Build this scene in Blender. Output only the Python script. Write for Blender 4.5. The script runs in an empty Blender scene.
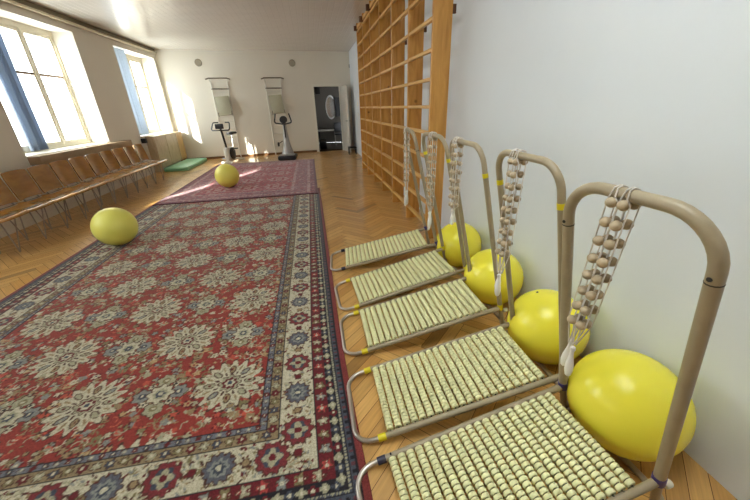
import bpy, math, random
import numpy as np
from mathutils import Vector, Matrix
random.seed(7)
PI = math.pi
SC = bpy.context.scene
COL = SC.collection

# ------------------------------------------------------------------ helpers
def lin(c):
    c = c / 255.0
    return c / 12.92 if c <= 0.04045 else ((c + 0.055) / 1.055) ** 2.4
def rgb(r, g, b): return (lin(r), lin(g), lin(b), 1.0)

def new_mat(name, col, rough=0.5, metal=0.0, spec=0.5, coat=0.0, noise=None, bump=None):
    """Principled material; noise=(scale, amount, stretch) varies the colour a little, bump=(scale, strength)."""
    m = bpy.data.materials.new(name); m.use_nodes = True
    nt = m.node_tree; b = nt.nodes['Principled BSDF']
    b.inputs['Base Color'].default_value = col
    b.inputs['Roughness'].default_value = rough
    b.inputs['Metallic'].default_value = metal
    b.inputs['Specular IOR Level'].default_value = spec
    b.inputs['Coat Weight'].default_value = coat
    tc = nt.nodes.new('ShaderNodeTexCoord')
    if noise:
        mp = nt.nodes.new('ShaderNodeMapping'); nt.links.new(tc.outputs['Object'], mp.inputs['Vector'])
        mp.inputs['Scale'].default_value = noise[2] if len(noise) > 2 else (1, 1, 1)
        n = nt.nodes.new('ShaderNodeTexNoise'); n.inputs['Scale'].default_value = noise[0]; n.inputs['Detail'].default_value = 5
        nt.links.new(mp.outputs['Vector'], n.inputs['Vector'])
        mx = nt.nodes.new('ShaderNodeMix'); mx.data_type = 'RGBA'
        a = noise[1]
        mx.inputs[6].default_value = tuple(c * (1 - a) for c in col[:3]) + (1,)
        mx.inputs[7].default_value = tuple(min(1, c * (1 + a)) for c in col[:3]) + (1,)
        rmp = nt.nodes.new('ShaderNodeMapRange'); rmp.inputs[1].default_value = .3; rmp.inputs[2].default_value = .7
        nt.links.new(n.outputs['Fac'], rmp.inputs[0]); nt.links.new(rmp.outputs[0], mx.inputs[0])
        nt.links.new(mx.outputs[2], b.inputs['Base Color'])
    if bump:
        n2 = nt.nodes.new('ShaderNodeTexNoise'); n2.inputs['Scale'].default_value = bump[0]; n2.inputs['Detail'].default_value = 6
        nt.links.new(tc.outputs['Object'], n2.inputs['Vector'])
        bp = nt.nodes.new('ShaderNodeBump'); bp.inputs['Strength'].default_value = bump[1]; bp.inputs['Distance'].default_value = .01
        nt.links.new(n2.outputs['Fac'], bp.inputs['Height']); nt.links.new(bp.outputs['Normal'], b.inputs['Normal'])
    return m

class MB:
    """collects shapes, builds ONE mesh object"""
    def __init__(s): s.v = []; s.f = []
    def add(s, vs, fs):
        o = len(s.v); s.v += [tuple(v) for v in vs]; s.f += [tuple(i + o for i in f) for f in fs]
    def box(s, lo, hi, M=None, bev=0.0):
        x0, y0, z0 = lo; x1, y1, z1 = hi
        if bev <= 0:
            vs = [(x, y, z) for z in (z0, z1) for y in (y0, y1) for x in (x0, x1)]
            fs = [(0, 2, 3, 1), (4, 5, 7, 6), (0, 1, 5, 4), (2, 6, 7, 3), (0, 4, 6, 2), (1, 3, 7, 5)]
        else:
            import bmesh
            bm = bmesh.new(); bmesh.ops.create_cube(bm, size=1)
            for v in bm.verts:
                v.co = Vector((x0 + (v.co.x + .5) * (x1 - x0), y0 + (v.co.y + .5) * (y1 - y0), z0 + (v.co.z + .5) * (z1 - z0)))
            bmesh.ops.bevel(bm, geom=bm.edges[:] + bm.verts[:], offset=bev, segments=2, affect='EDGES', profile=.5)
            bm.verts.index_update(); vs = [v.co.copy() for v in bm.verts]; fs = [[v.index for v in f.verts] for f in bm.faces]; bm.free()
        if M is not None: vs = [M @ Vector(v) for v in vs]
        s.add(vs, fs); return s
    def tube(s, pts, r, n=10, closed=False, caps=True):
        pts = [Vector(p) for p in pts]; m = len(pts); rings = []
        rr = r if isinstance(r, (list, tuple)) else [r] * m
        prev = None
        for i, p in enumerate(pts):
            if closed: t = (pts[(i + 1) % m] - pts[i - 1])
            else: t = pts[min(i + 1, m - 1)] - pts[max(i - 1, 0)]
            t.normalize()
            if prev is None:
                a = Vector((0, 0, 1)) if abs(t.z) < .9 else Vector((1, 0, 0))
                u = t.cross(a).normalized()
            else:
                u = (prev - t * prev.dot(t)).normalized()
            prev = u; w = t.cross(u)
            rings.append([p + (u * math.cos(2 * PI * k / n) + w * math.sin(2 * PI * k / n)) * rr[i] for k in range(n)])
        vs = [v for rg in rings for v in rg]; fs = []
        for i in range(m if closed else m - 1):
            j = (i + 1) % m
            for k in range(n):
                k2 = (k + 1) % n
                fs.append((i * n + k, i * n + k2, j * n + k2, j * n + k))
        if not closed and caps:
            fs.append(tuple(reversed(range(n)))); fs.append(tuple((m - 1) * n + k for k in range(n)))
        s.add(vs, fs); return s
    def lathe(s, prof, base, axis, n=16):
        """prof: list of (radius, distance along axis)"""
        axis = Vector(axis).normalized(); base = Vector(base)
        a = Vector((0, 0, 1)) if abs(axis.z) < .9 else Vector((1, 0, 0))
        u = axis.cross(a).normalized(); w = axis.cross(u)
        vs = []; fs = []
        for r, d in prof:
            for k in range(n):
                t = 2 * PI * k / n; vs.append(base + axis * d + (u * math.cos(t) + w * math.sin(t)) * max(r, 1e-5))
        for i in range(len(prof) - 1):
            for k in range(n):
                k2 = (k + 1) % n; fs.append((i * n + k, i * n + k2, (i + 1) * n + k2, (i + 1) * n + k))
        fs.append(tuple(reversed(range(n)))); fs.append(tuple((len(prof) - 1) * n + k for k in range(n)))
        s.add(vs, fs); return s
    def sphere(s, c, r, n=16, m=10, sc=(1, 1, 1)):
        prof = [(r * math.sin(PI * i / m), -r * math.cos(PI * i / m)) for i in range(m + 1)]
        o = len(s.v); s.lathe(prof, (0, 0, 0), (0, 0, 1), n)
        for i in range(o, len(s.v)):
            x, y, z = s.v[i]; s.v[i] = (c[0] + x * sc[0], c[1] + y * sc[1], c[2] + z * sc[2])
        return s
    def grid(s, fn, nu, nv, thick=None):
        """surface fn(u,v)->Vector; thick = vector offset for a second skin"""
        vs = [fn(i / nu, j / nv) for j in range(nv + 1) for i in range(nu + 1)]
        W = nu + 1
        fs = [(j * W + i, j * W + i + 1, (j + 1) * W + i + 1, (j + 1) * W + i) for j in range(nv) for i in range(nu)]
        if thick is not None:
            N = len(vs); t = Vector(thick)
            vs2 = [Vector(v) + t for v in vs]
            fs2 = [tuple(N + k for k in reversed(f)) for f in fs]
            rim = [i for i in range(W)] + [j * W + nu for j in range(1, nv + 1)] + [nv * W + i for i in range(nu - 1, -1, -1)] + [j * W for j in range(nv - 1, 0, -1)]
            fs3 = [(rim[(k + 1) % len(rim)], rim[k], N + rim[k], N + rim[(k + 1) % len(rim)]) for k in range(len(rim))]
            vs = vs + vs2; fs = fs + fs2 + fs3
        s.add(vs, fs); return s
    def build(s, name, mat, parent=None, smooth=True, angle=40):
        me = bpy.data.meshes.new(name); me.from_pydata(s.v, [], s.f); me.update()
        import bmesh
        bm = bmesh.new(); bm.from_mesh(me); bmesh.ops.recalc_face_normals(bm, faces=bm.faces[:]); bm.to_mesh(me); bm.free()
        if smooth:
            me.polygons.foreach_set('use_smooth', [True] * len(me.polygons))
            me.set_sharp_from_angle(angle=math.radians(angle))
        me.materials.append(mat)
        o = bpy.data.objects.new(name, me); COL.objects.link(o)
        if parent is not None: o.parent = parent
        return o

def tag(o, label, cat, group=None):
    o['label'] = label; o['category'] = cat
    if group: o['group'] = group
    return o
def thing(name, label, cat, loc=(0, 0, 0), rz=0.0, group=None):
    e = bpy.data.objects.new(name, None); COL.objects.link(e)
    e.empty_display_size = .1; e.location = loc; e.rotation_euler = (0, 0, rz)
    return tag(e, label, cat, group)
def struct(o, label=None):
    o['kind'] = 'structure'
    if label: o['label'] = label
    return o
def copy_tree(o, loc, rz, label, group=None):
    c = o.copy(); COL.objects.link(c); c.location = loc; c.rotation_euler = (0, 0, rz); c['label'] = label
    def rec(a, b):
        for ch in list(a.children):
            d = ch.copy(); COL.objects.link(d); d.parent = b; d.matrix_parent_inverse = ch.matrix_parent_inverse.copy(); rec(ch, d)
    rec(o, c); return c
def fillet(pts, rads, n=6):
    """polyline with rounded corners"""
    pts = [Vector(p) for p in pts]; out = [pts[0]]
    for i in range(1, len(pts) - 1):
        p = pts[i]; r = rads[i - 1] if isinstance(rads, (list, tuple)) else rads
        a = (pts[i - 1] - p); b = (pts[i + 1] - p); da = a.normalized(); db = b.normalized()
        ang = da.angle(db); d = min(r / math.tan(ang / 2), a.length * .98, b.length * .98); r2 = d * math.tan(ang / 2)
        bis = (da + db).normalized(); c = p + bis * (r2 / math.sin(ang / 2))
        s = p + da * d - c; e = p + db * d - c
        tot = s.angle(e); ax = s.cross(e).normalized()
        for k in range(n + 1): out.append(c + Matrix.Rotation(tot * k / n, 3, ax) @ s)
    out.append(pts[-1]); return out

# ------------------------------------------------------------------ materials
M = {}
M['wall'] = new_mat('painted_plaster', rgb(218, 223, 228), .7, bump=(14, .12), noise=(1.5, .02))
M['wall_warm'] = new_mat('warm_painted_plaster', rgb(228, 222, 208), .6, bump=(12, .1), noise=(1.2, .02))
M['trimw'] = new_mat('white_gloss_paint', rgb(232, 228, 214), .35)
M['trimb'] = new_mat('brown_baseboard', rgb(120, 84, 52), .45, noise=(6, .15))
M['beige'] = new_mat('beige_enamel_tube', rgb(160, 146, 120), .38, noise=(20, .06))
M['chrome'] = new_mat('brushed_steel', rgb(190, 182, 172), .28, metal=.9)
M['roller'] = new_mat('pale_green_plastic', rgb(228, 226, 176), .38, noise=(20, .04))
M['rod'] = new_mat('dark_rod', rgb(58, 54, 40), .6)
M['tape_y'] = new_mat('yellow_tape', rgb(222, 205, 30), .4)
M['tape_b'] = new_mat('navy_tape', rgb(38, 38, 62), .4)
M['tape_p'] = new_mat('violet_tape', rgb(62, 52, 120), .4)
M['cream'] = new_mat('cream_plastic', rgb(224, 218, 200), .4)
M['blackrub'] = new_mat('black_rubber', rgb(28, 28, 28), .6)
M['bead'] = new_mat('turned_wood', rgb(180, 162, 134), .5, noise=(40, .16))
M['cord'] = new_mat('white_cord', rgb(216, 210, 204), .8)
M['pin'] = new_mat('white_plastic', rgb(236, 234, 230), .35)
def ball_mat(name, c, rough):
    m = new_mat(name, c, rough, spec=.5)
    b = m.node_tree.nodes['Principled BSDF']
    b.inputs['Subsurface Weight'].default_value = .12; b.inputs['Subsurface Radius'].default_value = (.05, .05, .01)
    b.inputs['Subsurface Scale'].default_value = .3
    return m
M['ball'] = ball_mat('yellow_vinyl', rgb(250, 238, 74), .24)
M['ball2'] = ball_mat('yellow_green_vinyl', rgb(234, 230, 112), .42)
M['ball3'] = ball_mat('lemon_vinyl', rgb(246, 236, 112), .4)

def wood_mat(name, c1, c2, rough, axis_scale, scale=6.0, coat=0.0, knots=True, bump=.05):
    m = bpy.data.materials.new(name); m.use_nodes = True
    nt = m.node_tree; b = nt.nodes['Principled BSDF']; b.inputs['Roughness'].default_value = rough; b.inputs['Coat Weight'].default_value = coat
    tc = nt.nodes.new('ShaderNodeTexCoord'); mp = nt.nodes.new('ShaderNodeMapping')
    oi = nt.nodes.new('ShaderNodeObjectInfo')
    ad = nt.nodes.new('ShaderNodeVectorMath'); ad.operation = 'ADD'
    ml = nt.nodes.new('ShaderNodeMath'); ml.operation = 'MULTIPLY'; ml.inputs[1].default_value = 37.0
    nt.links.new(oi.outputs['Random'], ml.inputs[0]); nt.links.new(tc.outputs['Object'], ad.inputs[0]); nt.links.new(ml.outputs[0], ad.inputs[1])
    mp.inputs['Scale'].default_value = axis_scale; nt.links.new(ad.outputs[0], mp.inputs['Vector'])
    n = nt.nodes.new('ShaderNodeTexNoise'); n.inputs['Scale'].default_value = scale; n.inputs['Detail'].default_value = 6; n.inputs['Distortion'].default_value = 1.2
    nt.links.new(mp.outputs['Vector'], n.inputs['Vector'])
    cr = nt.nodes.new('ShaderNodeValToRGB'); cr.color_ramp.elements[0].position = .3; cr.color_ramp.elements[1].position = .7
    cr.color_ramp.elements[0].color = c2; cr.color_ramp.elements[1].color = c1
    nt.links.new(n.outputs['Fac'], cr.inputs['Fac'])
    last = cr.outputs['Color']
    if knots:
        vo = nt.nodes.new('ShaderNodeTexVoronoi'); vo.inputs['Scale'].default_value = 4.2; nt.links.new(ad.outputs[0], vo.inputs['Vector'])
        mr = nt.nodes.new('ShaderNodeMapRange'); mr.inputs[1].default_value = .05; mr.inputs[2].default_value = .11; mr.inputs[3].default_value = .9; mr.inputs[4].default_value = 0
        nt.links.new(vo.outputs['Distance'], mr.inputs[0])
        mx = nt.nodes.new('ShaderNodeMix'); mx.data_type = 'RGBA'; mx.inputs[7].default_value = tuple(c * .45 for c in c2[:3]) + (1,)
        nt.links.new(mr.outputs[0], mx.inputs[0]); nt.links.new(last, mx.inputs[6]); last = mx.outputs[2]
    nt.links.new(last, b.inputs['Base Color'])
    bp = nt.nodes.new('ShaderNodeBump'); bp.inputs['Strength'].default_value = bump; bp.inputs['Distance'].default_value = .01
    nt.links.new(n.outputs['Fac'], bp.inputs['Height']); nt.links.new(bp.outputs['Normal'], b.inputs['Normal'])
    return m
M['pine'] = wood_mat('varnished_pine', rgb(216, 162, 84), rgb(184, 126, 54), .4, (3, 3, .35))
M['pine_h'] = wood_mat('varnished_pine_rung', rgb(220, 174, 100), rgb(198, 146, 74), .4, (3, .35, 3), knots=False)
M['darkwood'] = new_mat('dark_brown_wood', rgb(96, 60, 34), .5, noise=(8, .25))
M['ply'] = wood_mat('varnished_plywood', rgb(178, 128, 58), rgb(148, 100, 38), .25, (2.5, .6, 2.5), scale=5, coat=.3, knots=False, bump=.02)
M['leg'] = new_mat('grey_steel_rod', rgb(158, 150, 140), .4, metal=.3)

# ------------------------------------------------------------------ room shell
XL, XR, YB = -4.1, 1.475, -3.2
HC = 3.06
def yfar(x): return 11.55 + (x + 4.1) * .117

# floor: herringbone parquet, one mesh, plank colours per face
def make_floor():
    w, l = .075, .45
    vs = []; fs = []; cols = []; uvs = []
    rnd = random.Random(3)
    gap = .0012
    base1 = np.array([lin(214), lin(170), lin(104)]); base2 = np.array([lin(196), lin(146), lin(80)])
    ca, sa = math.cos(PI / 4), math.sin(PI / 4)
    k = int(round(l / w))
    def plank(ax, ay, dx, dy):
        # rectangle corner in the rotated frame, size dx by dy
        q = [(ax + gap, ay + gap), (ax + dx - gap, ay + gap), (ax + dx - gap, ay + dy - gap), (ax + gap, ay + dy - gap)]
        P = [(x * ca - y * sa - 1.3, x * sa + y * ca + 4.5) for x, y in q]
        cx = sum(p[0] for p in P) / 4; cy = sum(p[1] for p in P) / 4
        if cx < XL - .4 or cx > XR + .4 or cy < YB - .4 or cy > 12.6: return
        # clip the plank to the room outline
        for (na, nb, nc) in ((1, 0, -XL), (-1, 0, XR), (0, 1, -YB), (.117, -1, 11.55 + 4.1 * .117 + .02)):
            Q = []
            for e in range(len(P)):
                p, q2 = P[e], P[(e + 1) % len(P)]
                dp = na * p[0] + nb * p[1] + nc; dq = na * q2[0] + nb * q2[1] + nc
                if dp >= 0: Q.append(p)
                if (dp >= 0) != (dq >= 0):
                    t_ = dp / (dp - dq); Q.append((p[0] + (q2[0] - p[0]) * t_, p[1] + (q2[1] - p[1]) * t_))
            P = Q
            if len(P) < 3: return
        o = len(vs)
        for x, y in P: vs.append((x, y, 0))
        fs.append(tuple(range(o, o + len(P))))
        t = rnd.random(); c = base1 * t + base2 * (1 - t); c = c * rnd.uniform(.9, 1.08)
        if rnd.random() < .02: c = c * .55
        cols.extend([tuple(c) + (1,)] * len(P))
        off = rnd.uniform(0, 50)
        for x, y in P:
            a_, b_ = x * ca + y * sa, -x * sa + y * ca
            uvs.append((off + a_, off + b_) if dx > dy else (off + b_, off + a_))
    R = 170
    for i in range(-R, R):
        for j in range(-12, 13):
            x = i * w + j * 2 * l * .0; 
            # herringbone lattice: translations (w, w) and (l, -l)
            bx = i * w + j * l; by = i * w - j * l
            plank(bx, by, l, w)
            plank(bx, by + w, w, l) if True else None
    me = bpy.data.meshes.new('floor'); me.from_pydata(vs, [], fs); me.update()
    ca_ = me.color_attributes.new('plank', 'FLOAT_COLOR', 'CORNER')
    arr = np.array(cols, dtype=np.float32); ca_.data.foreach_set('color', arr.ravel())
    uv = me.uv_layers.new(name='UVMap'); uv.data.foreach_set('uv', np.array(uvs, dtype=np.float32).ravel())
    m = bpy.data.materials.new('oak_parquet'); m.use_nodes = True; nt = m.node_tree; b = nt.nodes['Principled BSDF']
    at = nt.nodes.new('ShaderNodeAttribute'); at.attribute_name = 'plank'
    uvn = nt.nodes.new('ShaderNodeUVMap'); mp = nt.nodes.new('ShaderNodeMapping'); mp.inputs['Scale'].default_value = (3, 60, 1)
    nt.links.new(uvn.outputs[0], mp.inputs['Vector'])
    n = nt.nodes.new('ShaderNodeTexNoise'); n.inputs['Scale'].default_value = 1.5; n.inputs['Detail'].default_value = 5; nt.links.new(mp.outputs[0], n.inputs['Vector'])
    mr = nt.nodes.new('ShaderNodeMapRange'); mr.inputs[1].default_value = .25; mr.inputs[2].default_value = .75; mr.inputs[3].default_value = .8; mr.inputs[4].default_value = 1.12
    nt.links.new(n.outputs['Fac'], mr.inputs[0])
    mx = nt.nodes.new('ShaderNodeVectorMath'); mx.operation = 'SCALE'; nt.links.new(at.outputs['Color'], mx.inputs[0]); nt.links.new(mr.outputs[0], mx.inputs['Scale'])
    nt.links.new(mx.outputs[0], b.inputs['Base Color'])
    b.inputs['Roughness'].default_value = .3; b.inputs['Coat Weight'].default_value = .35; b.inputs['Coat Roughness'].default_value = .12
    n3 = nt.nodes.new('ShaderNodeTexNoise'); n3.inputs['Scale'].default_value = 5; tc = nt.nodes.new('ShaderNodeTexCoord'); nt.links.new(tc.outputs['Object'], n3.inputs['Vector'])
    bp = nt.nodes.new('ShaderNodeBump'); bp.inputs['Strength'].default_value = .12; bp.inputs['Distance'].default_value = .01
    nt.links.new(n3.outputs['Fac'], bp.inputs['Height']); nt.links.new(bp.outputs['Normal'], b.inputs['Normal']); nt.links.new(bp.outputs['Normal'], b.inputs['Coat Normal'])
    me.materials.append(m)
    o = bpy.data.objects.new('floor', me); COL.objects.link(o); struct(o, 'honey oak parquet floor laid in herringbone')
    s = MB().box((XL - .6, YB - .2, -.12), (XR + .2, 12.6, -.002))
    sb = s.build('floor_slab', new_mat('floor_gap', rgb(70, 44, 22), .8), None, smooth=False); struct(sb)
make_floor()

# ceiling of narrow glossy white strips running down the room
def make_ceiling():
    m = bpy.data.materials.new('white_lacquered_strips'); m.use_nodes = True; nt = m.node_tree; b = nt.nodes['Principled BSDF']
    b.inputs['Base Color'].default_value = rgb(214, 209, 199); b.inputs['Roughness'].default_value = .27; b.inputs['Specular IOR Level'].default_value = .35
    n3 = nt.nodes.new('ShaderNodeTexNoise'); n3.inputs['Scale'].default_value = 2.5; tc = nt.nodes.new('ShaderNodeTexCoord'); nt.links.new(tc.outputs['Object'], n3.inputs['Vector'])
    bp = nt.nodes.new('ShaderNodeBump'); bp.inputs['Strength'].default_value = .25; bp.inputs['Distance'].default_value = .03
    nt.links.new(n3.outputs['Fac'], bp.inputs['Height']); nt.links.new(bp.outputs['Normal'], b.inputs['Normal'])
    s = MB(); w = .11; x = XL
    while x < XR:
        x1 = min(x + w, XR)
        g = .008
        prof = [(x, HC + .0025), (x + g, HC), (x1 - g, HC), (x1, HC + .0025)]
        vs = [(px, YB, pz) for px, pz in prof] + [(px, yfar(px) , pz) for px, pz in prof]
        s.add(vs, [(i, i + 1, i + 5, i + 4) for i in range(3)])
        x = x1
    s.box((XL - .6, YB - .2, HC + .03), (XR + .2, 12.7, HC + .15))
    struct(s.build('ceiling', m, None, smooth=False), 'white lacquered strip ceiling')
make_ceiling()

struct(MB().box((XR, YB - .2, -.002), (XR + .2, 12.6, HC + .03)).build('wall_right', M['wall'], None, False), 'pale grey plastered right wall')
struct(MB().box((XL - .5, YB - .2, -.002), (XR, YB, HC + .03)).build('wall_back', M['wall'], None, False))
# left wall with window openings
WT = .5
WINS = [(-1.2, .93), (2.3, 4.43), (5.72, 7.93), (9.3, 11.42)]  # first opening is unseen, kept to brighten the near end
ZS, ZT = .88, 2.82
s = MB(); y = YB
for a, b in WINS:
    s.box((XL - WT, y, -.002), (XL, a, HC + .03)); s.box((XL - WT, a, -.002), (XL, b, ZS)); s.box((XL - WT, a, ZT), (XL, b, HC + .03)); y = b
s.box((XL - WT, y, -.002), (XL, 12.3, HC + .03))
struct(s.build('wall_left', M['wall_warm'], None, False), 'cream plastered window wall')
# far wall with doorway, slightly out of square
DX0, DX1, DZ = .24, 1.08, 2.06
def farbox(s, x0, x1, z0, z1, t=.16, off=0.0):
    vs = []
    for z in (z0, z1):
        for (x, d) in ((x0, 0), (x1, 0), (x1, t), (x0, t)): vs.append((x, yfar(x) + d + off, z))
    s.add(vs, [(0, 3, 2, 1), (4, 5, 6, 7), (0, 1, 5, 4), (1, 2, 6, 5), (2, 3, 7, 6), (3, 0, 4, 7)])
s = MB(); farbox(s, XL, DX0, -.002, HC + .03); farbox(s, DX1, XR, -.002, HC + .03); farbox(s, DX0, DX1, DZ, HC + .03)
struct(s.build('wall_far', M['wall_warm'], None, False), 'warm white far wall with a doorway')
s = MB(); farbox(s, XL + .02, DX0 - .09, 0, .07, .014, -.014); struct(s.build('baseboard_far', M['trimb'], None, False))
struct(MB().box((XL, YB + .02, 0), (XL + .015, 9.2, .09)).build('baseboard_left', M['wall_warm'], None, False))
# cornice: board coloured dark to stand for the shaded gap, and rounded bead along the window wall
struct(MB().box((XL, YB, HC - .085), (XL + .03, 11.54, HC - .004)).build('trim_1', new_mat('shaded_gap_olive', rgb(128, 116, 88), .6), None, False), 'olive board coloured as the shaded gap under the ceiling')
struct(MB().tube([(XL + .045, YB + .01, HC - .11), (XL + .045, 11.5, HC - .11)], .024, 12).build('trim_3', new_mat('cream_rail', rgb(220, 210, 182), .4), None, True), 'cream curtain rail along the window wall')
# door casing
s = MB()
farbox(s, DX0 - .07, DX0 - .001, 0, DZ + .07, .02, -.02); farbox(s, DX1 + .001, DX1 + .07, 0, DZ + .07, .02, -.02); farbox(s, DX0 - .001, DX1 + .001, DZ, DZ + .07, .02, -.02)
struct(s.build('trim_2', M['trimw'], None, False), 'white casing around the far doorway')

# window units: frame, sashes, glass
glass = bpy.data.materials.new('window_glass'); glass.use_nodes = True
nt = glass.node_tree; nt.nodes.clear()
out = nt.nodes.new('ShaderNodeOutputMaterial'); mixs = nt.nodes.new('ShaderNodeMixShader'); tr = nt.nodes.new('ShaderNodeBsdfTransparent'); gl = nt.nodes.new('ShaderNodeBsdfGlossy')
gl.inputs['Roughness'].default_value = .02; tr.inputs['Color'].default_value = (.95, .97, .96, 1)
mixs.inputs[0].default_value = .06; nt.links.new(tr.outputs[0], mixs.inputs[1]); nt.links.new(gl.outputs[0], mixs.inputs[2]); nt.links.new(mixs.outputs[0], out.inputs['Surface'])
M['glass'] = glass
M['winframe'] = new_mat('cream_window_paint', rgb(222, 216, 198), .45, noise=(5, .05))
M['winbar'] = new_mat('weathered_transom', rgb(130, 104, 84), .6)
M['iron'] = new_mat('grey_iron', rgb(120, 110, 96), .6)
for k, (a, b) in enumerate(WINS):
    x0, x1 = XL - .42, XL - .34
    s = MB()
    F = .05
    s.box((x0, a, ZS), (x1, a + F, ZT)); s.box((x0, b - F, ZS), (x1, b, ZT)); s.box((x0, a + F, ZS), (x1, b - F, ZS + .07)); s.box((x0, a + F, ZT - .08), (x1, b - F, ZT))
    w = (b - a - 2 * F) / 3
    for i in (1, 2): s.box((x0, a + F + w * i - .03, ZS + .07), (x1, a + F + w * i + .03, ZT - .08))
    fr_ = struct(s.build('window_%d' % (k + 1), M['winframe'], None, False))
    for i in range(3):
        p0 = a + F + w * i + (.03 if i else 0); p1 = a + F + w * (i + 1) - (.03 if i < 2 else 0)
        q = MB(); xs0, xs1 = x0 + .015, x1 - .015; G = .038
        q.box((xs0, p0, ZS + .07), (xs1, p0 + G, ZT - .08)); q.box((xs0, p1 - G, ZS + .07), (xs1, p1, ZT - .08))
        q.box((xs0, p0 + G, ZS + .07), (xs1, p1 - G, ZS + .13)); q.box((xs0, p0 + G, ZT - .13), (xs1, p1 - G, ZT - .08))
        sash = q.build('sash', M['winframe'], fr_, False)
        MB().box((xs0 - .004, p0 + G, 2.065), (xs1 + .004, p1 - G, 2.10)).build('transom_bar', M['winbar'], sash, False)
        MB().box((x0 + .036, p0 + G, ZS + .13), (x0 + .042, p1 - G, ZT - .13)).build('pane', M['glass'], sash, False)
    if k == 2:
        for yy in (7.36, 7.42, 7.5, 7.6):
            MB().tube([(XL - .47, yy, ZS), (XL - .47, yy, 2.08)], .009, 6).build('iron_bar', M['iron'], fr_)
    sill = MB().box((XL - .34, a + .002, ZS), (XL + .02, b - .002, ZS + .025)).build('sill', M['trimw'], fr_, False)

# curtains (folded cloth hanging at the near jamb of each window)
def cloth_mat(name, c):
    m = new_mat(name, c, .85, noise=(9, .06))
    nt = m.node_tree; b = nt.nodes['Principled BSDF']
    tl = nt.nodes.new('ShaderNodeBsdfTranslucent'); mx = nt.nodes.new('ShaderNodeMixShader'); mx.inputs[0].default_value = .6
    tl.inputs['Color'].default_value = c
    o = [n for n in nt.nodes if n.type == 'OUTPUT_MATERIAL'][0]
    nt.links.new(b.outputs[0], mx.inputs[1]); nt.links.new(tl.outputs[0], mx.inputs[2]); nt.links.new(mx.outputs[0], o.inputs['Surface'])
    return m
M['curtain'] = cloth_mat('blue_curtain_cloth', rgb(158, 168, 182)); M['curtain_p'] = cloth_mat('pale_blue_curtain_cloth', rgb(208, 215, 222))
M['curtain_w'] = cloth_mat('white_fill_curtain_cloth', rgb(232, 230, 224))
def curtain(y0, y1, x, zt, zb, label, mat=None):
    def f(u, v):
        yy = y0 + (y1 - y0) * u * (1 - .04 * math.sin(PI * v)); ph = u * 2 * PI * max(3, (y1 - y0) / .11)
        return Vector((x + .04 * math.sin(ph) * (.7 + .3 * v) + .008 * math.sin(ph * 2.3 + 1), yy, zt + (zb - zt) * v))
    o = MB().grid(f, 72, 14, (.002, 0, 0)).build('curtain', mat or M['curtain'], None, True, 80)
    return tag(o, label, 'curtain')
curtain(6.25, 6.68, XL - .29, 2.80, .925, 'blue curtain drawn to the near side of the closer window')
curtain(9.35, 9.88, XL - .05, 2.80, .925, 'pale blue folded curtain hanging in the window by the far corner', M['curtain_p'])
# windows beside the camera (out of the frame) have curtains too; the rearmost is added for fill light
curtain(3.8, 4.41, XL - .1, 2.80, .925, 'blue curtain in a window beside the camera')

curtain(-1.18, .91, XL - .15, 2.80, .925, 'white diffusing curtain closed across the added window behind the camera', M['curtain_w'])  # unseen curtain added to soften sun into a fill glow
# sill shelf below the nearer window and box radiator cover below the far one
M['shelf'] = new_mat('brown_padded_board', rgb(166, 142, 112), .6, noise=(5, .12))
t = thing('window_shelf', 'long brown shelf board under the closer window, above the chair backs', 'shelf', (XL, 5.72, .76))
MB().box((0, 0, .01), (.16, 2.75, .135), bev=.008).build('board', M['shelf'], t)
for yy in (.03, 1.4, 2.66): MB().box((0, yy, -.10), (.03, yy + .03, .01)).box((.03, yy, -.01), (.14, yy + .03, .01)).build('bracket', M['blackrub'], t, False)
M['cover'] = wood_mat('pale_veneer', rgb(206, 188, 156), rgb(178, 156, 122), .4, (3, 3, .6), knots=False)
M['cover_s'] = wood_mat('tan_veneer', rgb(206, 170, 110), rgb(180, 140, 84), .4, (3, 3, .6), knots=False)
t = thing('radiator_cover', 'pale wooden radiator cover below the far window beside the corner', 'radiator cover', (XL + .004, 9.5, 0))
MB().box((.17, 0, .1), (.19, 1.5, .86)).build('front_panel', M['cover'], t, False); MB().box((.17, 1.5, .1), (.192, 1.95, .86)).build('front_panel', M['cover_s'], t, False)
MB().box((0, 1.9, 0), (.17, 1.95, .86)).build('side_panel', M['cover_s'], t, False)
MB().box((0, 0, 0), (.17, .04, .86)).build('side_panel', M['cover'], t, False)
MB().box((0, -.02, .86), (.21, 1.98, .885)).build('top_board', M['cover'], t, False)
for yy in (.0, .72, 1.46): MB().box((.19, yy, .1), (.2, yy + .04, .86)).build('batten', M['cover'], t, False)
tag(MB().box((XL + .002, 9.24, .75), (XL + .10, 9.35, .86), bev=.01).build('loudspeaker', M['blackrub'], None), 'small black box mounted below the pale blue curtain', 'loudspeaker')

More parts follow.
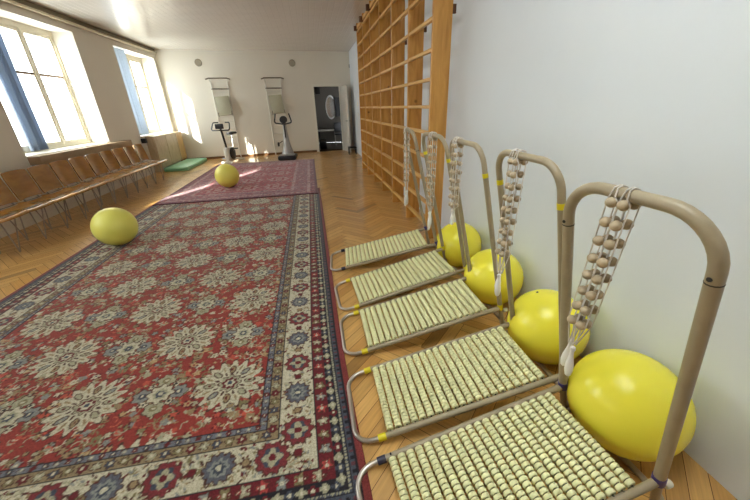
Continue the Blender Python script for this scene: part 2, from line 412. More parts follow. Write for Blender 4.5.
# ------------------------------------------------------------------ rugs
class Raster:
    def __init__(s, x0, y0, w, h, res, base):
        s.x0, s.y0, s.res = x0, y0, res; s.nx, s.ny = int(w / res) + 1, int(h / res) + 1
        s.a = np.empty((s.ny, s.nx, 3), np.float32); s.a[:] = base
        s.X = x0 + np.arange(s.nx) * res; s.Y = y0 + np.arange(s.ny) * res
    def win(s, cx, cy, r):
        i0 = max(0, int((cx - r - s.x0) / s.res)); i1 = min(s.nx, int((cx + r - s.x0) / s.res) + 2)
        j0 = max(0, int((cy - r - s.y0) / s.res)); j1 = min(s.ny, int((cy + r - s.y0) / s.res) + 2)
        if i0 >= i1 or j0 >= j1: return None
        return (slice(j0, j1), slice(i0, i1)), s.X[None, i0:i1] - cx, s.Y[j0:j1, None] - cy
    def polar(s, cx, cy, R, col, k=0, amp=0, ph=0, inner=0, sx=1, sy=1):
        q = s.win(cx, cy, R * (1 + abs(amp)) * max(sx, sy))
        if q is None: return
        sl, dx, dy = q; dx = dx / sx; dy = dy / sy
        r = np.hypot(dx, dy); th = np.arctan2(dy, dx)
        lim = R * (1 + amp * np.cos(k * th + ph)) if k else R
        m = (r < lim) & (r >= inner); s.a[sl][m] = col
    def ell(s, cx, cy, a, b, ang, col):
        q = s.win(cx, cy, max(a, b))
        if q is None: return
        sl, dx, dy = q; c, n = math.cos(ang), math.sin(ang)
        u = (dx * c + dy * n) / a; v = (-dx * n + dy * c) / b
        s.a[sl][(u * u + v * v) < 1] = col
    def rect(s, x0, y0, x1, y1, col):
        mx = (s.X >= x0) & (s.X < x1); my = (s.Y >= y0) & (s.Y < y1); s.a[np.ix_(my, mx)] = col
def L3(r, g, b): return np.array([lin(r), lin(g), lin(b)], np.float32)

def rug_mesh(name, ras, xs, ys, zfn, mat_name, thick, flare=0.0):
    XX, YY = np.meshgrid(xs, ys); nx, ny = len(xs), len(ys)
    ZZ = np.full_like(XX, thick) if zfn is None else zfn(XX, YY)
    ii = np.clip(((XX - ras.x0) / ras.res).round().astype(int), 0, ras.nx - 1); jj = np.clip(((YY - ras.y0) / ras.res).round().astype(int), 0, ras.ny - 1)
    colr = np.ones((ny, nx, 4), np.float32); colr[..., :3] = ras.a[jj, ii]
    if flare: XX = XX + flare * np.clip((1.9 - YY) / 1.1, 0, 1) ** 1.5 * (XX - xs[0]) / (xs[-1] - xs[0])
    co = np.stack([XX, YY, ZZ], -1).reshape(-1, 3)
    idx = np.arange(nx * ny).reshape(ny, nx)
    q = np.stack([idx[:-1, :-1], idx[:-1, 1:], idx[1:, 1:], idx[1:, :-1]], -1).reshape(-1, 4)
    # skirt down to the floor all round
    rim = np.concatenate([idx[0, :], idx[1:, -1], idx[-1, -2::-1], idx[-2:0:-1, 0]])
    n0 = len(co); low = co[rim].copy(); low[:, 2] -= thick * .95
    co = np.concatenate([co, low]); nr = len(rim); k = np.arange(nr); k2 = (k + 1) % nr
    q2 = np.stack([rim[k2], rim[k], n0 + k, n0 + k2], -1)
    q = np.concatenate([q, q2])
    colall = np.concatenate([colr.reshape(-1, 4), colr.reshape(-1, 4)[rim]])
    me = bpy.data.meshes.new(name); me.vertices.add(len(co)); me.vertices.foreach_set('co', co.astype(np.float32).ravel())
    me.loops.add(q.size); me.loops.foreach_set('vertex_index', q.astype(np.int32).ravel())
    me.polygons.add(len(q)); me.polygons.foreach_set('loop_start', np.arange(0, q.size, 4, dtype=np.int32))
    me.update(calc_edges=True); me.validate()
    at = me.color_attributes.new('weave', 'FLOAT_COLOR', 'POINT'); at.data.foreach_set('color', colall.ravel())
    m = bpy.data.materials.new(mat_name); m.use_nodes = True; nt = m.node_tree; b = nt.nodes['Principled BSDF']
    an = nt.nodes.new('ShaderNodeAttribute'); an.attribute_name = 'weave'
    tc = nt.nodes.new('ShaderNodeTexCoord'); n = nt.nodes.new('ShaderNodeTexNoise'); n.inputs['Scale'].default_value = 160; n.inputs['Detail'].default_value = 3
    nt.links.new(tc.outputs['Object'], n.inputs['Vector'])
    mr = nt.nodes.new('ShaderNodeMapRange'); mr.inputs[1].default_value = .3; mr.inputs[2].default_value = .7; mr.inputs[3].default_value = .62; mr.inputs[4].default_value = 1.08
    nt.links.new(n.outputs['Fac'], mr.inputs[0])
    mx = nt.nodes.new('ShaderNodeVectorMath'); mx.operation = 'SCALE'; nt.links.new(an.outputs['Color'], mx.inputs[0]); nt.links.new(mr.outputs[0], mx.inputs['Scale'])
    nt.links.new(mx.outputs[0], b.inputs['Base Color']); b.inputs['Roughness'].default_value = .9; b.inputs['Specular IOR Level'].default_value = .15
    b.inputs['Sheen Weight'].default_value = .25; b.inputs['Sheen Roughness'].default_value = .4
    bp = nt.nodes.new('ShaderNodeBump'); bp.inputs['Strength'].default_value = .3; bp.inputs['Distance'].default_value = .004
    nt.links.new(n.outputs['Fac'], bp.inputs['Height']); nt.links.new(bp.outputs['Normal'], b.inputs['Normal'])
    me.materials.append(m); o = bpy.data.objects.new(name, me); COL.objects.link(o); return o

RED = L3(146, 58, 51); IVORY = L3(196, 188, 164); GREY = L3(134, 136, 132); TAN = L3(150, 128, 96); DRED = L3(104, 36, 42); BLK = L3(40, 38, 44); BLUE = L3(70, 74, 86); OLIVE = L3(128, 118, 84); PALEG = L3(164, 160, 134); BROWN = L3(84, 54, 46)
def make_rug():
    X0, X1, Y0, Y1 = -2.745, .062, .737, 6.35
    ras = Raster(X0, Y0, X1 - X0, Y1 - Y0, .005, RED); rnd = random.Random(11)
    B = .468
    # field: dense small flowers
    def scatter(x0, y0, x1, y1, dens, cols, r0, r1):
        for _ in range(int((x1 - x0) * (y1 - y0) * dens)):
            x, y = rnd.uniform(x0, x1), rnd.uniform(y0, y1); r = rnd.uniform(r0, r1); c = rnd.choice(cols)
            ras.polar(x, y, r * 1.35, rnd.choice([BROWN, DRED, c]), 5, .2, rnd.uniform(0, 6)); ras.polar(x, y, r, c, 5, .25, rnd.uniform(0, 6))
            if r > .018: ras.polar(x, y, r * .4, rnd.choice([RED, IVORY, BLUE]))
    scatter(X0 + B, Y0 + B, X1 - B, Y1, 560, [TAN, IVORY, OLIVE, PALEG, GREY, L3(188, 84, 68), TAN, L3(180, 150, 110)], .006, .019)
    for _ in range(3800):   # curling stems
        x, y, a = rnd.uniform(X0 + B, X1 - B), rnd.uniform(Y0 + B, Y1), rnd.uniform(0, 6.28); stc = rnd.choice([OLIVE, TAN, PALEG, L3(190, 96, 76), IVORY])
        for k in range(9):
            ras.ell(x, y, .0036, .0036, 0, stc); x += .0065 * math.cos(a); y += .0065 * math.sin(a); a += .3
    def rosette(cx, cy):
        R = .158
        ras.polar(cx, cy, R * 1.04, BROWN, 16, .2, .2); ras.polar(cx, cy, R * 1.0, IVORY, 16, .15, .2); ras.polar(cx, cy, R * .84, PALEG, 16, .1, .2); ras.polar(cx, cy, R * .81, IVORY, 16, .1, .2)
        for k in range(8):
            a = k * PI / 4 + .02; r = .108
            c = [DRED, PALEG][k % 2]
            ras.ell(cx + r * math.cos(a), cy + r * math.sin(a), .033, .019, a, BROWN); ras.ell(cx + r * math.cos(a), cy + r * math.sin(a), .026, .013, a, [PALEG, GREY, TAN, PALEG][k % 4]); ras.ell(cx + r * math.cos(a), cy + r * math.sin(a), .011, .006, a, c)
            a += PI / 8; ras.ell(cx + .122 * math.cos(a), cy + .122 * math.sin(a), .022, .006, a, TAN); ras.ell(cx + .077 * math.cos(a), cy + .077 * math.sin(a), .016, .006, a, BROWN)
        ras.polar(cx, cy, .060, BROWN, 8, .14); ras.polar(cx, cy, .053, PALEG, 8, .14); ras.polar(cx, cy, .040, DRED, 8, .12, 1); ras.polar(cx, cy, .026, IVORY, 6, .2); ras.polar(cx, cy, .013, BLUE)
    def medallion(cx, cy):
        for k in range(4):
            a = k * PI / 2 + PI / 4 * 0; r = .098
            x, y = cx + r * math.cos(a) * .95, cy + r * math.sin(a)
            ras.polar(x, y, .05, BROWN, 6, .12, k); ras.polar(x, y, .044, [GREY, TAN][k % 2] if k % 2 == 0 else PALEG, 6, .12, k); ras.polar(x, y, .02, [BLUE, OLIVE][k % 2]); ras.polar(x, y, .009, IVORY)
            a += PI / 4; x, y = cx + .086 * math.cos(a), cy + .086 * math.sin(a); ras.polar(x, y, .023, BROWN); ras.polar(x, y, .018, IVORY, 5, .2); ras.polar(x, y, .008, BLK)
        ras.polar(cx, cy, .068, BROWN, 8, .15); ras.polar(cx, cy, .060, IVORY, 8, .15); ras.polar(cx, cy, .037, PALEG, 8, .15); ras.polar(cx, cy, .024, BLUE, 6, .2); ras.polar(cx, cy, .011, IVORY)
    for i in range(-4, 4):
        for j in range(-1, 13):
            cx = -1.33 + .363 * i; cy = 1.52 + .457 * j
            if (i + j) % 2 == 0: rosette(cx, cy)
            else: medallion(cx, cy)
    # borders, from the field outwards: (inner offset, outer offset, colour)
    def frame(o0, o1, col):
        for (a, b, c, d) in ((X0 + o1, Y0 + o1, X0 + o0, Y1), (X1 - o0, Y0 + o1, X1 - o1, Y1), (X0 + o1, Y0 + o1, X1 - o1, Y0 + o0)):
            ras.rect(min(a, c), b, max(a, c), d, col)
    bands = [(.468, .435, L3(110, 112, 122)), (.435, .375, L3(142, 124, 94)), (.375, .197, IVORY), (.197, .132, DRED), (.132, .087, BLK), (.087, .034, L3(76, 80, 92)), (.034, 0, L3(128, 58, 56))]
    for o0, o1, c in bands: frame(o0, o1, c)
    def along(off, step, fn):
        """repeat a motif along the centre line of the border at this offset"""
        n = max(1, int(round((X1 - X0 - 2 * off) / step)))
        for k in range(n): fn(X0 + off + (k + .5) * (X1 - X0 - 2 * off) / n, Y0 + off, k)
        n = int((Y1 - Y0 - off) / step)
        for k in range(n):
            fn(X0 + off, Y0 + off + (k + .5) * step, k + 1); fn(X1 - off, Y0 + off + (k + .5) * step, k + 1)
    def small(cols, r, k=6):
        def f(x, y, i):
            c = cols[i % len(cols)]; ras.polar(x, y, r * 1.25, BROWN, k, .2, i); ras.polar(x, y, r, c, k, .25, i); ras.polar(x, y, r * .4, IVORY)
        return f
    along(.4515, .045, small([BLUE, GREY, DRED], .011)); along(.405, .055, small([OLIVE, DRED, PALEG, BLUE], .018))
    # ivory border: alternate crimson and blue medallions with leaves
    for side in range(3):
        pass
    for _ in range(5200):
        sd = rnd.random()
        o = rnd.uniform(.205, .367)
        if sd < .27: x, y = rnd.uniform(X0 + o, X1 - o), Y0 + o
        elif sd < .64: x, y = X0 + o, rnd.uniform(Y0 + .2, Y1)
        else: x, y = X1 - o, rnd.uniform(Y0 + .2, Y1)
        a = rnd.uniform(0, 3.14); ras.ell(x, y, rnd.uniform(.006, .014), rnd.uniform(.003, .006), a, rnd.choice([TAN, OLIVE, PALEG, BROWN, GREY, DRED, PALEG]))
    def med(x, y, i):
        if i % 2: ras.polar(x, y, .074, BROWN, 10, .1); ras.polar(x, y, .068, L3(124, 52, 56), 10, .1); ras.polar(x, y, .046, BLUE, 6, .1); ras.polar(x, y, .036, PALEG, 4, .3); ras.polar(x, y, .016, DRED)
        else: ras.polar(x, y, .068, BROWN, 12, .1); ras.polar(x, y, .061, L3(92, 94, 104), 12, .12); ras.polar(x, y, .040, GREY, 8, .15); ras.polar(x, y, .026, BLUE, 8, .2); ras.polar(x, y, .012, IVORY)
    def med_small(x, y, i):
        ras.polar(x, y, .022, BROWN, 6, .15); ras.polar(x, y, .015, [DRED, TAN][i % 2])
    along(.286, .231, med)
    n = int((Y1 - Y0 - .286) / .231)
    for k in range(n + 1):
        for X in (X0 + .286, X1 - .286): med_small(X, Y0 + .286 + k * .231, k)
    nn = int(round((X1 - X0 - .572) / .231))
    for k in range(nn + 1): med_small(X0 + .286 + k * (X1 - X0 - .572) / nn, Y0 + .286, k)
    along(.1645, .075, small([PALEG, L3(176, 70, 66), GREY, OLIVE], .021, 5)); along(.1645, .0375, small([L3(150, 60, 60), DRED], .007))
    def dia(x, y, i):
        ras.polar(x, y, .019, [DRED, PALEG, BLUE, PALEG][i % 4], 4, .3); ras.polar(x, y, .007, IVORY)
    along(.1095, .047, dia)
    along(.080, .016, lambda x, y, i: ras.polar(x, y, .0055, PALEG)); along(.05, .03, lambda x, y, i: ras.polar(x, y, .009, [BLK, L3(100, 60, 66)][i % 2]))
    for o in (.468, .435, .375, .197, .132, .087, .070, .040): frame(o + .004, o - .003, BLK)
    xs = np.linspace(X0, X1, 480)
    ys = np.concatenate([np.arange(Y0, 2.2, .0055), np.arange(2.2, 3.6, .0085), np.arange(3.6, Y1, .014), [Y1]])
    rr = np.random.RandomState(2)
    o = rug_mesh('rug', ras, xs, ys, lambda X, Y: .009 + .0012 * np.sin(X * 3.1) * np.sin(Y * 2.3), 'oriental_wool_pile', .009, .032)
    tag(o, 'large red oriental rug with ivory rosettes and border, covering the near floor', 'rug')
make_rug()
def make_far_rug():
    X0, X1, Y0, Y1 = -2.72, .02, 5.86, 10.3
    base = L3(150, 84, 92)
    ras = Raster(X0, Y0, X1 - X0, Y1 - Y0, .01, base); rnd = random.Random(5)
    P = [L3(176, 128, 130), L3(120, 56, 66), L3(186, 150, 146), L3(110, 70, 88), L3(164, 60, 66), L3(140, 110, 120)]
    def frame(o0, o1, col):
        for (a, b, c, d) in ((X0 + o1, Y0 + o1, X0 + o0, Y1 - o1), (X1 - o0, Y0 + o1, X1 - o1, Y1 - o1), (X0 + o1, Y0 + o1, X1 - o1, Y0 + o0), (X0 + o1, Y1 - o0, X1 - o1, Y1 - o1)):
            ras.rect(min(a, c), b, max(a, c), d, col)
    ras.rect(X0 + .5, Y0 + .5, X1 - .5, Y1 - .5, L3(168, 62, 72))
    for o0, o1, c in ((.5, .44, P[2]), (.44, .2, L3(150, 96, 106)), (.2, .14, P[2]), (.14, .05, L3(124, 62, 78)), (.05, 0, L3(96, 40, 54))): frame(o0, o1, c)
    for _ in range(7000):
        x, y = rnd.uniform(X0 + .06, X1 - .06), rnd.uniform(Y0 + .06, Y1 - .06)
        ras.ell(x, y, rnd.uniform(.01, .035), rnd.uniform(.006, .018), rnd.choice([0, PI / 2, PI / 4]), rnd.choice(P))
    for i in range(3):
        for j in range(5):
            x, y = -1.35 + (i - 1) * .55, 6.75 + j * .72
            ras.polar(x, y, .2, P[2], 8, .2); ras.polar(x, y, .14, L3(150, 40, 52), 8, .2); ras.polar(x, y, .07, P[2], 8, .2)
    xs = np.linspace(X0, X1, 230); ys = np.arange(Y0, Y1 + .001, .018)
    def z(X, Y): return .010 + .0115 / (1 + np.exp((Y - 6.50) / .03))
    o = rug_mesh('rug', ras, xs, ys, z, 'faded_wool_pile', .010)
    tag(o, 'faded purple red oriental rug lying beyond the large one, overlapping its far end', 'rug')
make_far_rug()

# ------------------------------------------------------------------ massage trolleys with rollers
W0, L0, Z0, A0, B0, T0, H0 = .4224, .9086, .034, .208, .233, .881, 1.033
NROW = 20
def roller_row(w, nb, s0, r=.0180):
    mb = MB(); prof = []
    half = w / 2 - .014; p = 2 * half / nb
    for i in range(nb):
        d = -half + i * p
        prof += [(r * .5, d + p * .07), (r * .9, d + p * .09), (r, d + p * .3), (r, d + p * .7), (r * .9, d + p * .91), (r * .5, d + p * .93)]
    mb.lathe(prof, (s0[0], 0, s0[1]), (0, 1, 0), 9); return mb
def make_trolley(y_near, x0, y0, yaw, label, w, L, a, b, T, Hh, tape_u, tape_h, tape_show):
    t = thing('massage_couch', label, 'massage couch', (x0, y0, 0), yaw, 'roller massage couches along the right wall')
    ca, sa = math.cos(a), math.sin(a)
    def rail(s, q, up=0): return Vector((s * ca - up * sa, q, Z0 + s * sa + up * ca))
    def leg(v, q): return Vector((L * ca - v * math.sin(b), q, Z0 + L * sa + v * math.cos(b)))
    h = w / 2
    for q in (-h, h):
        MB().tube([rail(-.005, q), rail(L, q)], .0145, 12).build('side_rail', M['beige'], t)
    U = .122
    MB().tube(fillet([rail(0.02, h), rail(-U, h), rail(-U, -h), rail(0.02, -h)], .085, 8), .0115, 12).build('foot_loop', M['chrome'], t)
    for q in (-h, h):
        MB().tube([rail(-.018, q), rail(.02, q)], .0165, 12).build('tape', tape_u, t)
        if tape_u is M['tape_b']: MB().lathe([(.004, 0), (.004, .006)], rail(.045, q, .0145), (-sa, 0, ca), 8).build('bolt', M['blackrub'], t)
    # hoop
    tr = .0145 if tape_show or y_near == 4 else .0185
    hp = fillet([leg(-.01, -h), leg(Hh, -h), leg(Hh, h), leg(-.01, h)], .098 if y_near else .13, 9)
    MB().tube(hp, tr, 14).build('hoop', M['beige'], t)
    for q in (-h, h):
        if tape_show: MB().tube([leg(T - .012, q), leg(T + .012, q)], tr + .0014, 14).build('tape', tape_h, t)
        else: MB().tube([leg(T - .002, q), leg(T + .002, q)], tr + .0006, 14).build('joint_ring', M['rod'], t)
        if not tape_show: MB().lathe([(.006, 0), (.006, .003)], leg(T + .012, q) + Vector((-.018, 0, 0)), (-1, 0, 0), 8).build('bolt', M['blackrub'], t)
    # lower legs, floor brace, knotted tape at the joints
    f = [leg(-.012, q) for q in (-h, h)]
    xf = L * ca + .05
    for q in (-h, h):
        top = leg(-.02, q); MB().tube([leg(.02, q), (xf, q, .016)], .0145, 12).build('rear_leg', M['beige'], t)
        MB().tube([leg(-.01, q) , leg(.03, q)], tr + .0025, 12).build('joint_tape', tape_h if tape_show else M['tape_p'], t)
        MB().lathe([(.012, 0), (.014, .006), (.014, .02), (.011, .026)], leg(-.01, q) + Vector((.016, -.012 if q < 0 else .012, -.006)), (1, 0, .2), 10).build('clamp', M['cream'], t)
    MB().tube(fillet([(xf, -h, .016), (xf + .065, -h, .016), (xf + .065, h, .016), (xf, h, .016)], .04, 5), .0125, 10).build('floor_brace', M['beige'], t)
    # rollers
    for k in range(NROW):
        s = .046 + k * (L * .893 - .046) / (NROW - 1)
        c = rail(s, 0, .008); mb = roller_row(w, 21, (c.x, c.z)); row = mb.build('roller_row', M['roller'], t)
        rd = MB().tube([(c.x, -h, c.z), (c.x, -h + .033, c.z), (c.x, -h + .034, c.z), (c.x, h - .034, c.z), (c.x, h - .033, c.z), (c.x, h, c.z)], [.004, .004, .0128, .0128, .004, .004], 9); rd.build('axle_shade_sleeve', M['rod'], row)  # thick dark sleeve on the rod stands for shade between the beads
    # canvas under the rollers' ends: flat cross strips that carry the axles
    return t, (lambda v, q: Matrix.Translation((x0, y0, 0)) @ Matrix.Rotation(yaw, 4, 'Z') @ leg(v, q))
TR = [(.1716, .678, .070), (.1815, 1.2105, -.003), (.1925, 1.795, -.005), (.199, 2.295, .049), (.190, 2.956, -.082)]
TL = ['nearest roller massage couch, purple tape at its hoop joint, largest in the row',
      'second nearest massage couch with yellow tape at the foot loop, between the two biggest balls',
      'middle massage couch of the five, yellow taped hoop, third from the front',
      'second farthest massage couch with yellow tape, standing before the farthest one',
      'farthest massage couch with dark taped foot loop, beside the wooden wall bars']
hoops = []
for i, (x, y, yaw) in enumerate(TR):
    w, L, a, b, T, Hh = W0, L0, A0, B0, T0, H0
    if i == 0: w += .016; L -= .003; a -= .024; b -= .02; T -= .035; Hh -= .026
    t, fn = make_trolley(i, x, y, yaw, TL[i], w, L, a, b, T, Hh, M['tape_b'] if i in (0, 4) else M['tape_y'], M['tape_y'], i in (1, 2, 3))
    hoops.append((fn, w, Hh, T, L, a, b, x, y, yaw))

# exercise balls wedged between hoops and wall
def ball(c, r, mat, label, plug=None, legs=()):
    mb = MB(); mb.sphere((0, 0, 0), r, 64, 40)
    vs = [Vector(v) for v in mb.v]; C0 = Vector(c)
    for i, v in enumerate(vs):
        # seats a little flat on the floor, dented where it presses on the hoop's legs
        p = v + C0
        if p.z < .001: p.z = .001
        for (a, b, rt) in legs:
            a = Vector(a); b = Vector(b); ab = b - a
            tt = max(0, min(1, (p - a).dot(ab) / ab.length_squared)); q = a + ab * tt
            n = 0
            while (p - q).length < rt + .002 and n < 60:
                p = p + (C0 - p) * .03; n += 1
                tt = max(0, min(1, (p - a).dot(ab) / ab.length_squared)); q = a + ab * tt
        vs[i] = p - C0
    mb.v = [(v.x, v.y, v.z + c[2]) for v in vs]
    e = thing('exercise_ball', label, 'exercise ball', (c[0], c[1], 0), 0, 'yellow exercise balls')
    body = mb.build('ball_body', mat, e, True, 180)
    d = Vector(plug if plug else (.3, .2, -.9)).normalized()
    MB().lathe([(.007, 0), (.007, .003), (.004, .006)], Vector((0, 0, c[2])) + d * (r - .001), d, 10).build('valve_plug', M['blackrub'], e)
    return e
BL = [((1.23, .812), .221, 'big yellow exercise ball behind the nearest massage couch hoop'),
      ((1.25, 1.36), .216, 'yellow exercise ball behind the second couch hoop, dark valve plug on top'),
      ((1.255, 1.985), .214, 'yellow exercise ball against the wall behind the middle couch'),
      ((1.262, 2.64), .211, 'yellow exercise ball behind the fourth couch, smallest of those on the right')]
for i, ((x, y), r, lab) in enumerate(BL):
    lg = []
    for (fn, w, Hh, T, L, a, b, tx, ty, yaw) in hoops:
        for q in (-w / 2, w / 2): lg.append((fn(-.02, q), fn(.6, q), .0185)); lg.append((fn(.02, q), fn(-.22, q), .016))
    ball((x, y, r - .002), r, M['ball'], lab, (-.25, .3, .95) if i == 1 else None, lg)
ball((-2.357, 4.083, .009 + .2195), .2205, M['ball2'], 'dull yellow green exercise ball at the left edge of the large red rug')
ball((-1.731, 6.976, .010 + .2265), .2275, M['ball3'], 'sunlit yellow exercise ball on the faded far rug')

# bead back massagers hung over the hoops
def massager(fn, q0, v, rows, pitch, plen, label, drop=.05, cs=.044, br=.0165, sway=0.0):
    bar = fn(v, q0); barn = (fn(v, q0 + .1) - fn(v, q0 - .1)).normalized()
    t = thing('bead_back_massager', label, 'back massager', (bar.x, bar.y, bar.z), math.atan2(barn.y, barn.x) - PI / 2, 'wooden bead massagers hanging on the hoops')
    for lay in (-1, 1):
        for c in (-1, 1):
            y = c * cs / 2
            top = -.026
            x0 = lay * .0172
            # cord: loop over the bar then straight down
            zb = top - (rows - 1) * pitch - drop
            for e in (-.017, .017):
                pts = [(0, y + e * .2, .0225), (lay * .0165, y + e * .3, .0165), (lay * .0235, y + e * .5, -.006), (x0, y + e, top), (x0 * .75, y + e + sway, top - (rows - 1) * pitch), (x0 * .4, y * .5 + sway * 1.2, zb)]
                MB().tube(pts, .0023, 5).build('cord', M['cord'], t)
            for r in range(rows):
                f = r / max(1, rows - 1)
                j = random.uniform(-.003, .003)
                MB().sphere((x0 * (1 - .25 * f) + j, y * (1 - .05 * f) + sway * f, top - r * pitch ), br, 12, 8, (1, 1, .92)).build('bead', M['bead'], t)
    for c in (-1, 1):
        zb = top - (rows - 1) * pitch - drop
        x = c * .012; y = c * .016 + sway * 1.2
        prof = [(.004, 0), (.0085, .004), (.0095, .012), (.006, .022), (.0075, .04), (.0135, .075), (.0145, .1), (.010, .122), (.003, .13)]
        prof = [(r_, d * plen / .13) for r_, d in prof]
        MB().lathe(prof, (x, y, zb + .004), (.0, c * .06, -1), 12).build('handle', M['pin'], t)
    return t
massager(hoops[0][0], .022, hoops[0][2], 8, .061, .13, 'long wooden bead massager with white handles on the nearest hoop', .10, .036, .017, .03)
massager(hoops[1][0], .042, hoops[1][2], 9, .0525, .12, 'wooden bead massager with a bead over the bar, on the second hoop', .11, .034, .0155, .01)
massager(hoops[2][0], .085, hoops[2][2], 8, .0515, .10, 'short wooden bead massager on the middle hoop, in front of white wall', .03, .038, .015)
massager(hoops[3][0], -.01, hoops[3][2], 10, .053, .14, 'wooden bead massager on the fourth hoop, in front of the nearest wall bar post', .06, .034, .0135)
massager(hoops[4][0], .07, hoops[4][2], 9, .053, .15, 'wooden bead massager on the farthest hoop, in front of wall bar rungs', .10, .030, .0125)

# ------------------------------------------------------------------ wall bars
t = thing('wall_bars', 'tall wooden wall bars with posts and rungs up to the ceiling on the right wall', 'wall bars', (1.18, 3.33, 0))
PY = [.804 * k for k in range(7)]
for k, y in enumerate(PY):
    MB().box((0, y, .0), (.18, y + .042, 3.04), bev=.004).build('post', M['pine'], t)
    MB().box((-.055, y - .005, 2.90), (.02, y + .05, 2.99), bev=.004).build('end_block', M['darkwood'], t)
    for z in (2.17,): MB().box((.175, y + .008, z), (.215, y + .034, z + .07)).build('wall_bracket', M['darkwood'], t, False)
for k in range(6):
    for z in [.17 + .2465 * j for j in range(12)]:
        MB().box((.004, PY[k] + .036, z - .016), (.045, PY[k + 1] + .006, z + .016), bev=.005).build('rung', M['pine_h'], t)
    MB().box((.002, PY[k] + .036, 2.925), (.05, PY[k + 1] + .006, 2.985), bev=.004).build('top_rail', M['pine_h'], t)

# ------------------------------------------------------------------ plywood chairs along the window wall
def make_chair():
    t = thing('plywood_chair', '', 'chair', (0, 0, 0), 0, 'plywood chairs under the windows')
    wd = .39   # local: x=0 at the seat's front edge, -x towards the wall, y across
    def seat(u, v):
        x = -.40 * u; z = .452 - .028 * math.sin(PI * min(1, u * 1.1)) + (-.03 * ((.12 - u) / .12) ** 2 if u < .12 else 0) - .01 * u
        return Vector((x, (v - .5) * (wd + .012), z - .006 * math.sin(PI * v)))
    MB().grid(seat, 14, 8, (0, 0, -.014)).build('seat', M['ply'], t, True, 60)
    def back(u, v):
        z = .468 + .342 * v; x = -.37 - .075 * v - .022 * math.sin(PI * u)
        half = (wd / 2 - .003) * (1 - .05 * (2 * v - 1) ** 4)
        return Vector((x, (2 * u - 1) * half, z - .012 * abs(2 * u - 1) ** 3))
    MB().grid(back, 12, 8, (-.012, 0, 0)).build('backrest', M['ply'], t, True, 60)
    for y in (-.12, .12):
        MB().tube([(-.36, y, .43), (-.43, y, .50), (-.47, y, .66)], .008, 8).build('back_support', M['leg'], t)
    for xx, sg in ((-.10, 1), (-.34, -1)):
        for y in (-.11, .11):
            MB().tube([(xx + .05 * sg * .3, y * 1.0, .435), (xx - .02 * sg, 0, .004)], .0072, 8).build('leg', M['leg'], t)
        MB().tube([(xx + .015 * sg, -.13, .432), (xx + .015 * sg, .13, .432)], .008, 8).build('leg_bar', M['leg'], t)
    return t
c0 = make_chair()
words = ['nearest the left picture edge', 'second from the left picture edge', 'third along from the near end', 'fourth along from the near end', 'fifth along from the near end', 'middle of the row, sixth from either end', 'fifth from the far end', 'fourth from the far end', 'third from the far end', 'next to last before the green mat', 'last in the row by the green mat']
for k in range(11):
    y = 4.13 + .414 * k; x = -3.32
    lab = 'brown plywood chair on thin steel legs, ' + words[k]
    if k == 0: c0.location = (x, y, 0); c0['label'] = lab
    else: copy_tree(c0, (x, y, 0), 0, lab)

# ------------------------------------------------------------------ green mat
m = new_mat('green_vinyl', rgb(146, 206, 170), .4, noise=(3, .06)); m2 = new_mat('dark_green_vinyl', rgb(100, 164, 124), .5)
t = thing('gym_mat', 'thick green gym mat on the floor by the far left corner', 'mat', (-3.6, 10.3, 0), .0)
MB().box((-.26, -.85, .004), (.32, .95, .1), bev=.015).build('mat_body', m, t)
MB().box((-.262, -.853, .035), (.322, .953, .06), bev=.01).build('seam_band', m2, t)

# ------------------------------------------------------------------ wall ladders with board, exercise machines
M['whitemet'] = new_mat('white_enamel_tube', rgb(224, 220, 208), .4)
M['greymet'] = new_mat('grey_handle', rgb(120, 108, 92), .45)
M['board'] = new_mat('grey_green_vinyl', rgb(176, 172, 148), .5, noise=(4, .05))
M['dkplast'] = new_mat('charcoal_plastic', rgb(44, 44, 46), .45)
M['silver'] = new_mat('silver_plastic', rgb(170, 168, 164), .35, metal=.3)
def wall_ladder(x, label, tilt):
    y = yfar(x); t = thing('exercise_ladder', label, 'exercise ladder', (x, y, 0), .117, 'white exercise ladders on the far wall')
    for s in (-.23, .23):
        MB().tube(fillet([(s, -.03, 0.0), (s, -.03, 2.2), (s * 1.1, -.18, 2.3)], .06), .016, 8).build('upright', M['whitemet'], t)
        for z in (.3, 1.95): MB().tube([(s, -.03, z), (s, 0.0, z)], .012, 6).build('wall_fixing', M['whitemet'], t)
    for z in np.arange(.25, 2.1, .21): MB().tube([(-.23, -.03, z), (.23, -.03, z)], .011, 8).build('rung', M['whitemet'], t)
    MB().tube([(-.25, -.04, 2.03), (.25, -.04, 2.03)], .016, 8).build('rung', M['greymet'], t)
    MB().tube([(-.34, -.19, 2.28), (-.25, -.18, 2.31), (.25, -.18, 2.31), (.34, -.19, 2.28)], .018, 8).build('pull_up_bar', M['greymet'], t)
    Mx = Matrix.Translation((0, -.06, 1.82)) @ Matrix.Rotation(tilt, 4, 'Y') @ Matrix.Rotation(math.radians(-13), 4, 'X')
    MB().box((-.2, -.045, -.55), (.2, 0, 0), Mx, .012).build('back_pad', M['board'], t)
    for s in (-.19, .19): MB().tube([Mx @ Vector((s, -.02, -.45)), Mx @ Vector((s, -.16, -.52)), Mx @ Vector((s, -.17, -.60))], .012, 8).build('arm_rest', M['greymet'], t)
    return t
wall_ladder(-2.58, 'white wall ladder with grey pad behind the exercise bike', -.07)
wall_ladder(-1.02, 'white wall ladder with grey pad behind the silver stepper, nearer the doorway', -.09)

